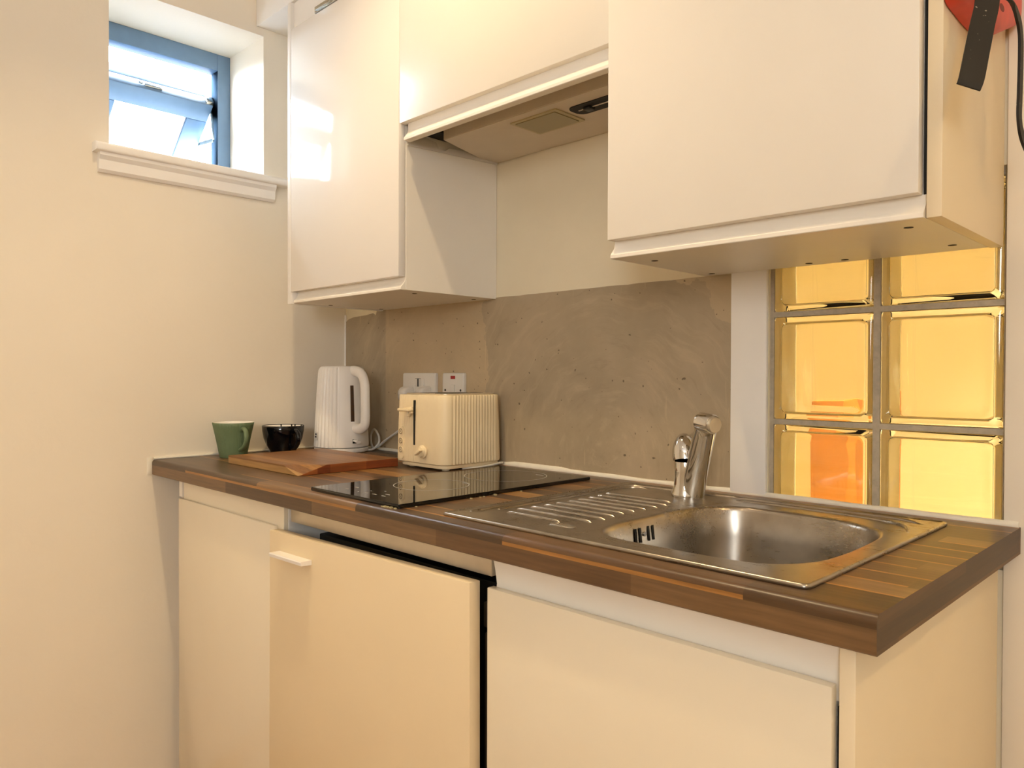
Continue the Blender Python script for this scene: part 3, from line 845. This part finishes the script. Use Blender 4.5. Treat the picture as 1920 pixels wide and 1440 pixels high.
for x in (TX0 + 0.03, TX1 - 0.03):
    for y in (TY0 + 0.03, TY1 - 0.03):
        obj('foot', B().lathe([(0.009, ZT + 0.0002), (0.0095, ZT + 0.0055)], x, y, 16), 'toaster', To, 40)
b = B(); b.prism(rrect(TX0 + 0.012, TX1 - 0.012, TY0 + 0.012, TY1 - 0.012, 0.022), 'Z', 1.0797, 1.0822, bev=0.0008)
tp = obj('top_plate', b, 'fascia', To, 40)
for x in (0.630, 0.688):
    obj('bread_slot', B().prism(rrect(x - 0.016, x + 0.016, TY0 + 0.03, TY1 - 0.03, 0.006), 'Z', 1.0820, 1.0826), 'dark', tp)
yf = TY0 - 0.0005
obj('lever_slot', B().prism(rrect(0.6325, 0.6365, 0.957, 1.066, 0.0019), 'Y', yf - 0.0012, yf + 0.004), 'dark', To)
b = B(); b.box(0.594, 0.638, yf - 0.022, yf - 0.004, 1.0385, 1.0455, 0.0025, 3); b.box(0.612, 0.634, yf - 0.010, yf - 0.001, 1.033, 1.0495, 0.002); b.box(0.616, 0.626, yf - 0.013, yf - 0.002, 1.026, 1.040, 0.002)
obj('push_lever', b, 'toaster', To, 40)
b = B(); b.prism(rrect(0.5765, 0.5945, 0.920, 1.0005, 0.0088), 'Y', yf - 0.0022, yf + 0.003, bev=0.0006)
bp = obj('button_panel', b, 'toaster', To, 40)
for z in (0.988, 0.965, 0.943):
    bb = obj('button', B().lathe([(0.0068, 0), (0.0066, 0.002), (0.0, 0.0022)], 0, 0, 24, True, False, mat=Matrix.Translation((0.5855, yf - 0.002, z)) @ Matrix.Rotation(PI / 2, 4, 'X')), 'toaster', bp, 40)
    b = B(); nn = 24
    cen2 = lambda rad: [(0.5855 + rad * math.cos(2 * PI * k / nn), yf - 0.00435, z + rad * math.sin(2 * PI * k / nn)) for k in range(nn)]
    b.loft([cen2(0.0052), cen2(0.0066)], True, False, False); b.box(0.5848, 0.5862, yf - 0.0046, yf - 0.0042, z - 0.0024, z + 0.0024)
    obj('button_marking', b, 'toaster_dark', bp)
DM = Matrix.Translation((0.670, yf - 0.001, 0.9435)) @ Matrix.Rotation(PI / 2, 4, 'X')
b = B(); b.lathe([(0.0155, 0), (0.0158, 0.003), (0.0145, 0.0045), (0.0125, 0.0052), (0.0115, 0.010), (0.0, 0.0105)], 0, 0, 32, True, False, mat=DM)
dl = obj('browning_dial', b, 'toaster', To, 40)
b = B(); b.box(-0.0035, 0.0035, -0.012, 0.012, 0.009, 0.020, 0.002, mat=DM @ Matrix.Rotation(math.radians(-58), 4, 'Z'))
obj('dial_grip', b, 'toaster', dl, 40)

# ================================================================== KETTLE
kx, ky = 0.160, -0.118
K = thing('kettle', 'white ribbed electric kettle on its base in the corner', 'kettle', (kx, ky, ZT))
obj('power_base', B().lathe([(0.072, ZT + 0.0002), (0.0775, ZT + 0.003), (0.079, ZT + 0.009), (0.0785, ZT + 0.0135), (0.070, ZT + 0.0150)], kx, ky, 64), 'kettle', K, 40)
def kmod(a, z):
    aa = (a + PI) % (2 * PI) - PI
    if abs(aa) < 0.62: return 1.0
    fade = min(1, (abs(aa) - 0.62) / 0.12)
    return 1 + 0.046 * fade * (abs(math.sin(a * 17)) - 0.62)
b = B()
prof = [(0.074, ZT + 0.0165), (0.0775, ZT + 0.0172), (0.0782, ZT + 0.020), (0.0765, ZT + 0.06), (0.0735, ZT + 0.12), (0.0702, ZT + 0.18), (0.0670, ZT + 0.225), (0.0655, ZT + 0.240), (0.0615, ZT + 0.2475)]
b.lathe(prof, kx, ky, 544, True, True, kmod)
kb = obj('kettle_body', b, 'kettle', K, 50)
b = B()
b.lathe([(0.0610, ZT + 0.2477), (0.0600, ZT + 0.2505), (0.050, ZT + 0.2520), (0.0, ZT + 0.2530)], kx, ky, 64, True, False)
obj('lid', b, 'kettle', K, 40)
b = B()
b.prism([(kx - 0.052, ky - 0.020), (kx - 0.090, ky), (kx - 0.052, ky + 0.020)], 'Z', ZT + 0.195, ZT + 0.2465, bev=0.005, seg=3)
obj('spout', b, 'kettle', K, 50)
hp = spline([(kx + 0.040, ky, ZT + 0.2365), (kx + 0.075, ky, ZT + 0.2375), (kx + 0.106, ky, ZT + 0.226), (kx + 0.120, ky, ZT + 0.198), (kx + 0.1225, ky, ZT + 0.150), (kx + 0.1235, ky, ZT + 0.105), (kx + 0.118, ky, ZT + 0.083), (kx + 0.100, ky, ZT + 0.073), (kx + 0.066, ky, ZT + 0.073)], 6)
obj('handle', B().tube(hp, [(0.0125, 0.0150)] * len(hp), 20, up=(0, 1, 0)), 'kettle', K, 60)
def on_body(a, z, off=0.0008):
    # radius of the body at height z
    for (r0, z0), (r1, z1) in zip(prof, prof[1:]):
        if z0 <= z <= z1: r = r0 + (r1 - r0) * (z - z0) / (z1 - z0); break
    return (kx + (r + off) * math.cos(a), ky + (r + off) * math.sin(a), z)
def patch(b, a0, a1, z0, z1, off=0.0008, na=6, nz=8):
    b.loft([[on_body(a0 + (a1 - a0) * i / na, z0 + (z1 - z0) * j / nz, off) for i in range(na + 1)] for j in range(nz + 1)], False, False, False)
b = B(); patch(b, -0.215, -0.065, ZT + 0.092, ZT + 0.196, 0.0010)
wg = obj('water_gauge', b, 'gauge', K, 60)
b = B()
for k in range(5): patch(b, -0.135, -0.10, ZT + 0.106 + 0.0175 * k, ZT + 0.1085 + 0.0175 * k, 0.0016, 2, 1)
obj('gauge_marks', b, 'dark', wg)
b = B(); patch(b, -0.16, 0.0, ZT + 0.029, ZT + 0.041, 0.0008, 6, 3)
sw = obj('switch_recess', b, 'dark', K)
q = Vector(on_body(-0.05, ZT + 0.035)); b = B()
b.tube([q + Vector((-0.004, 0, 0.002)), q + Vector((0.010, -0.001, 0.001)), q + Vector((0.020, -0.002, -0.001))], [(0.004, 0.008)] * 3, 12)
obj('switch', b, 'kettle', sw, 50)
b = B(); patch(b, -1.92, -1.60, ZT + 0.040, ZT + 0.062, 0.0022, 6, 3)
sk = obj('sticker', b, 'sticker', K)
b = B(); patch(b, -1.80, -1.66, ZT + 0.045, ZT + 0.049, 0.0027, 3, 1); patch(b, -1.78, -1.66, ZT + 0.052, ZT + 0.057, 0.0027, 3, 1)
obj('sticker_print', b, 'ink', sk)

# ================================================================== MUGS
def mug(name, label, cx, cy, prof_o, prof_i, mat, ribn, ribamp, hpts, hr, inner):
    root = thing(name, label, 'mug', (cx, cy, ZT), None)
    def md(a, z):
        return 1 + (ribamp * (abs(math.sin(a * ribn / 2)) - 0.6) if ribn and z > prof_o[2][1] else 0)
    b = B()
    b.lathe([(r, ZT + z) for r, z in prof_o], cx, cy, 240 if ribn else 64, True, False, md)
    body = obj('mug_body', b, mat, root, 60)
    b = B(); b.lathe([(r, ZT + z) for r, z in prof_i], cx, cy, 64, False, True)
    obj('inside', b, inner, root, 60)
    P = spline([(cx + x, cy, ZT + z) for x, z in hpts], 6)
    obj('handle', B().tube(P, [(hr[0], hr[1])] * len(P), 14, up=(0, 1, 0)), mat, root, 60)
    return root
mug('mug', 'sage green ribbed mug at left end of worktop', 0.092, -0.418,
    [(0.030, 0.0003), (0.0345, 0.001), (0.036, 0.005), (0.0405, 0.030), (0.0465, 0.060), (0.0520, 0.085), (0.0540, 0.0945), (0.0532, 0.0958)],
    [(0.0532, 0.0958), (0.0518, 0.0945), (0.049, 0.080), (0.044, 0.058), (0.038, 0.030), (0.032, 0.008), (0.0, 0.006)],
    'green', 78, 0.026, [(0.047, 0.074), (0.060, 0.081), (0.073, 0.076), (0.0785, 0.060), (0.074, 0.043), (0.060, 0.030), (0.043, 0.023)], (0.0065, 0.0050), 'white_glaze')
m2 = mug('mug', 'glossy black cup with white inside, between green mug and kettle', 0.086, -0.266,
    [(0.033, 0.0003), (0.0355, 0.001), (0.036, 0.006), (0.0375, 0.010), (0.0470, 0.025), (0.0545, 0.045), (0.0580, 0.065), (0.0590, 0.0785), (0.0582, 0.0795)],
    [(0.0582, 0.0795), (0.0568, 0.078), (0.0555, 0.065), (0.052, 0.045), (0.044, 0.026), (0.03, 0.012), (0.0, 0.011)],
    'navy', 0, 0, [(0.055, 0.064), (0.070, 0.069), (0.083, 0.062), (0.0875, 0.047), (0.080, 0.030), (0.065, 0.019), (0.046, 0.016)], (0.0065, 0.0055), 'white_glaze')
b = B()
for a, dl_ in ((2.2, 0.010), (2.0, 0.007), (1.50, 0.010), (1.12, 0.014), (1.00, 0.009), (2.75, 0.006), (0.45, 0.009)):
    r0 = 0.0562
    b.tube([(0.086 + r0 * math.cos(a), -0.266 + r0 * math.sin(a), ZT + 0.0795), (0.086 + (r0 - 0.0012) * math.cos(a), -0.266 + (r0 - 0.0012) * math.sin(a), ZT + 0.0795 - dl_)], [0.0022, 0.0014], 8)
b.tube([(0.086 + 0.0578 * math.cos(2 * PI * k / 48), -0.266 + 0.0578 * math.sin(2 * PI * k / 48), ZT + 0.0797) for k in range(48)], 0.0011, 8, closed=True)
obj('glaze_drips', b, 'navy', m2, 60)

# ================================================================== CHOPPING BOARD
bx0, bx1, by0, by1, bt = 0.222, 0.572, -0.492, -0.218, 0.0205
b = B()
z0, z1 = ZT + 0.0003, ZT + bt
V = lambda *p: b.bm.verts.new(p)
# bottom corners, then top with the front right corner sliced off down to the bottom corner
A0, A1, A2, A3 = V(bx0, by0, z0), V(bx1, by0, z0), V(bx1, by1, z0), V(bx0, by1, z0)
T0, T1, T2, T3, T4 = V(bx0, by0, z1), V(bx1 - 0.070, by0, z1), V(bx1, by0 + 0.072, z1), V(bx1, by1, z1), V(bx0, by1, z1)
for f in ((A3, A2, A1, A0), (T0, T1, T2, T3, T4), (A0, A1, T1, T0), (A1, T2, T1), (A1, A2, T3, T2), (A2, A3, T4, T3), (A3, A0, T0, T4)): b.bm.faces.new(f)
bmesh.ops.recalc_face_normals(b.bm, faces=b.bm.faces)
o = obj('chopping_board', b, ['board', 'board_end'], None, None, loc=((bx0 + bx1) / 2, (by0 + by1) / 2, ZT),
        split=lambda p: 1 if abs(p.normal.x) > 0.9 else 0)
bv = o.modifiers.new('edge', 'BEVEL'); bv.width = 0.0012; bv.segments = 2; bv.limit_method = 'ANGLE'
tag(o, 'acacia wood chopping board with one corner sliced off', 'chopping board')

# ================================================================== SOCKETS AND PLUGS
def plate(b, x0, x1, z0, z1, d=0.010):
    b.loft([[(px, y, pz) for px, pz in rrect(x0 + i, x1 - i, z0 + i, z1 - i, r)] for i, y, r in ((0, -0.0032, 0.005), (0, -0.0032 - d * 0.7, 0.005), (0.0015, -0.0032 - d * 0.93, 0.005), (0.004, -0.0032 - d, 0.005))])
So = thing('double_socket', 'white double wall socket behind toaster with two plugs', 'socket', (0.393, -0.004, 1.05))
b = B(); plate(b, 0.318, 0.466, 1.047, 1.133); obj('face_plate', b, 'plastic_white', So, 40)
for x in (0.385, 0.412): obj('rocker_switch', B().box(x - 0.006, x + 0.006, -0.0165, -0.0128, 1.095, 1.116, 0.0015), 'plastic_white', So, 40)
b = B(); b.box(0.378, 0.402, -0.0136, -0.0131, 1.1165, 1.1172); b.box(0.3915, 0.3922, -0.0171, -0.0131, 1.094, 1.117)
obj('switch_outline', b, 'dark', So)
Sw = thing('fused_switch', 'white fused switch with red neon to the right of double socket', 'switch', (0.541, -0.004, 1.05))
b = B(); plate(b, 0.496, 0.584, 1.047, 1.133); obj('face_plate', b, 'plastic_white', Sw, 40)
obj('neon_lamp', B().box(0.5325, 0.5505, -0.0145, -0.0128, 1.1165, 1.1250, 0.0008), 'neon', Sw)
obj('rocker_switch', B().box(0.5345, 0.5495, -0.0168, -0.0128, 1.076, 1.101, 0.0015), 'plastic_white', Sw, 40)
for x in (0.5095, 0.5725): obj('fixing_screw', B().disc((x, -0.0133, 1.086), 0.0032, 'Y', 0.0008, 16), 'dark', Sw)
def plug(label, x, z, tilt=0.0, w=0.021):
    p_ = thing('plug', label, 'plug', (x, -0.0135, z), 'plugs in the double socket')
    Mx = Matrix.Translation((x, -0.0135, z)) @ Matrix.Rotation(tilt, 4, 'Y')
    b = B()
    rings = []
    for ww, zz0, zz1, y in ((w, -0.022, 0.022, 0.0), (w, -0.022, 0.022, -0.010), (w * 0.82, -0.020, 0.019, -0.022), (w * 0.66, -0.016, 0.012, -0.030), (w * 0.3, -0.008, 0.004, -0.0325)):
        rings.append([(px, y, pz) for px, pz in rrect(-ww, ww, zz0, zz1, min(ww, 0.008))])
    b.loft(rings, mat=Mx)
    obj('plug_body', b, 'plastic_white', p_, 50)
    return p_
p1 = plug('grey white plug in left half of double socket, kettle cable below it', 0.349, 1.072, 0.0)
p2 = plug('white plug in right half of double socket, next to rocker', 0.4275, 1.073, 0.0)
# kettle cord: from the base, a loop, then up behind the toaster to the left plug
cp = [(kx + 0.050, ky + 0.050, 0.9055), (0.214, -0.045, 0.906), (0.222, -0.030, 0.922), (0.219, -0.026, 0.940), (0.204, -0.024, 0.956), (0.188, -0.022, 0.962), (0.174, -0.022, 0.948), (0.174, -0.024, 0.930), (0.186, -0.028, 0.912), (0.205, -0.032, 0.908), (0.228, -0.032, 0.916), (0.252, -0.030, 0.931), (0.292, -0.028, 0.952), (0.33, -0.022, 0.972), (0.38, -0.014, 0.995), (0.39, -0.014, 1.02), (0.365, -0.022, 1.04), (0.352, -0.032, 1.050)]
obj('cord', B().tube(spline(cp, 8), 0.0034, 10), 'cable', K, 60)
obj('cord', B().tube(spline([(0.4275, -0.028, 1.052), (0.445, -0.022, 1.01), (0.50, -0.014, 0.96), (0.57, -0.010, 0.925), (0.64, -0.012, 0.915), (0.655, -0.020, 0.9125)], 8), 0.0034, 10), 'cable', To, 60)
# spare loop of toaster cord tucked along its right side
obj('cord_loop', B().tube(spline([(0.735, -0.150, 0.9035), (0.7475, -0.12, 0.9038), (0.7515, -0.08, 0.9055), (0.7505, -0.045, 0.908), (0.745, -0.025, 0.908)], 8), [(0.0030, 0.0030)] * 33, 10), 'cable', To, 60)

# ================================================================== RED POUCH WITH BLACK TAPES (upper right)
FB = thing('fire_blanket', 'red fire blanket pouch with black pull tapes on cupboard side', 'fire blanket', (1.835, -0.16, 1.60))
b = B()
# outline in (y, z); rounded bottom, tall body running up out of view
op = [(-0.325, 1.80), (-0.324, 1.66), (-0.320, 1.600), (-0.312, 1.586), (-0.275, 1.5835), (-0.232, 1.583), (-0.186, 1.586), (-0.150, 1.594), (-0.105, 1.612), (-0.060, 1.632), (-0.025, 1.647), (-0.010, 1.665), (-0.008, 1.71), (-0.008, 1.80)]
OP = [Vector((p.y, p.z)) for p in spline([(0, y, z) for y, z in op], 5)]
cc = Vector((-0.155, 1.70))
def po(k, x): return [(x, (cc + (q - cc) * k).x, (cc + (q - cc) * k).y) for q in OP]
b.loft([po(1.0, 1.8135), po(1.0, 1.820), po(0.985, 1.829), po(0.94, 1.835), po(0.8, 1.838)])
pouch = obj('pouch', b, 'red', FB, 60)
b = B(); nn = 24
b.loft([[(1.8378 + 0.0004, -0.150 + k_ * 0.013 * math.cos(2 * PI * q / nn), 1.628 + k_ * 0.0055 * math.sin(2 * PI * q / nn + 0.3)) for q in range(nn)] for k_ in (1.0, 0.5)], True, False, True)
obj('eyelet', b, 'red_dark', pouch)
def tape(pts, w, wdir, th=0.0011):
    b = B(); P = spline(pts, 8); wd = Vector(wdir).normalized()
    rings = []
    for i, p in enumerate(P):
        tg = (P[min(i + 1, len(P) - 1)] - P[max(i - 1, 0)]).normalized()
        wv = (wd - tg * wd.dot(tg)).normalized(); nv = tg.cross(wv)
        rings.append([p - wv * w / 2 - nv * th, p + wv * w / 2 - nv * th, p + wv * w / 2 + nv * th, p - wv * w / 2 + nv * th])
    b.loft(rings); return b
obj('pull_tape', tape([(1.846, -0.255, 1.70), (1.850, -0.285, 1.625), (1.858, -0.313, 1.574), (1.858, -0.335, 1.536), (1.858, -0.357, 1.498), (1.858, -0.376, 1.465), (1.856, -0.381, 1.453)], 0.0265, (0.74, 0.62, 0.10)), 'webbing', FB, 40)
obj('pull_tape', tape([(1.848, -0.275, 1.640), (1.856, -0.245, 1.612), (1.861, -0.211, 1.605), (1.862, -0.179, 1.597), (1.862, -0.161, 1.580), (1.862, -0.159, 1.543), (1.862, -0.162, 1.499), (1.862, -0.164, 1.471), (1.862, -0.150, 1.452), (1.862, -0.118, 1.440)], 0.022, (-0.04, 1, 0.12), 0.0016), 'webbing', FB, 40)
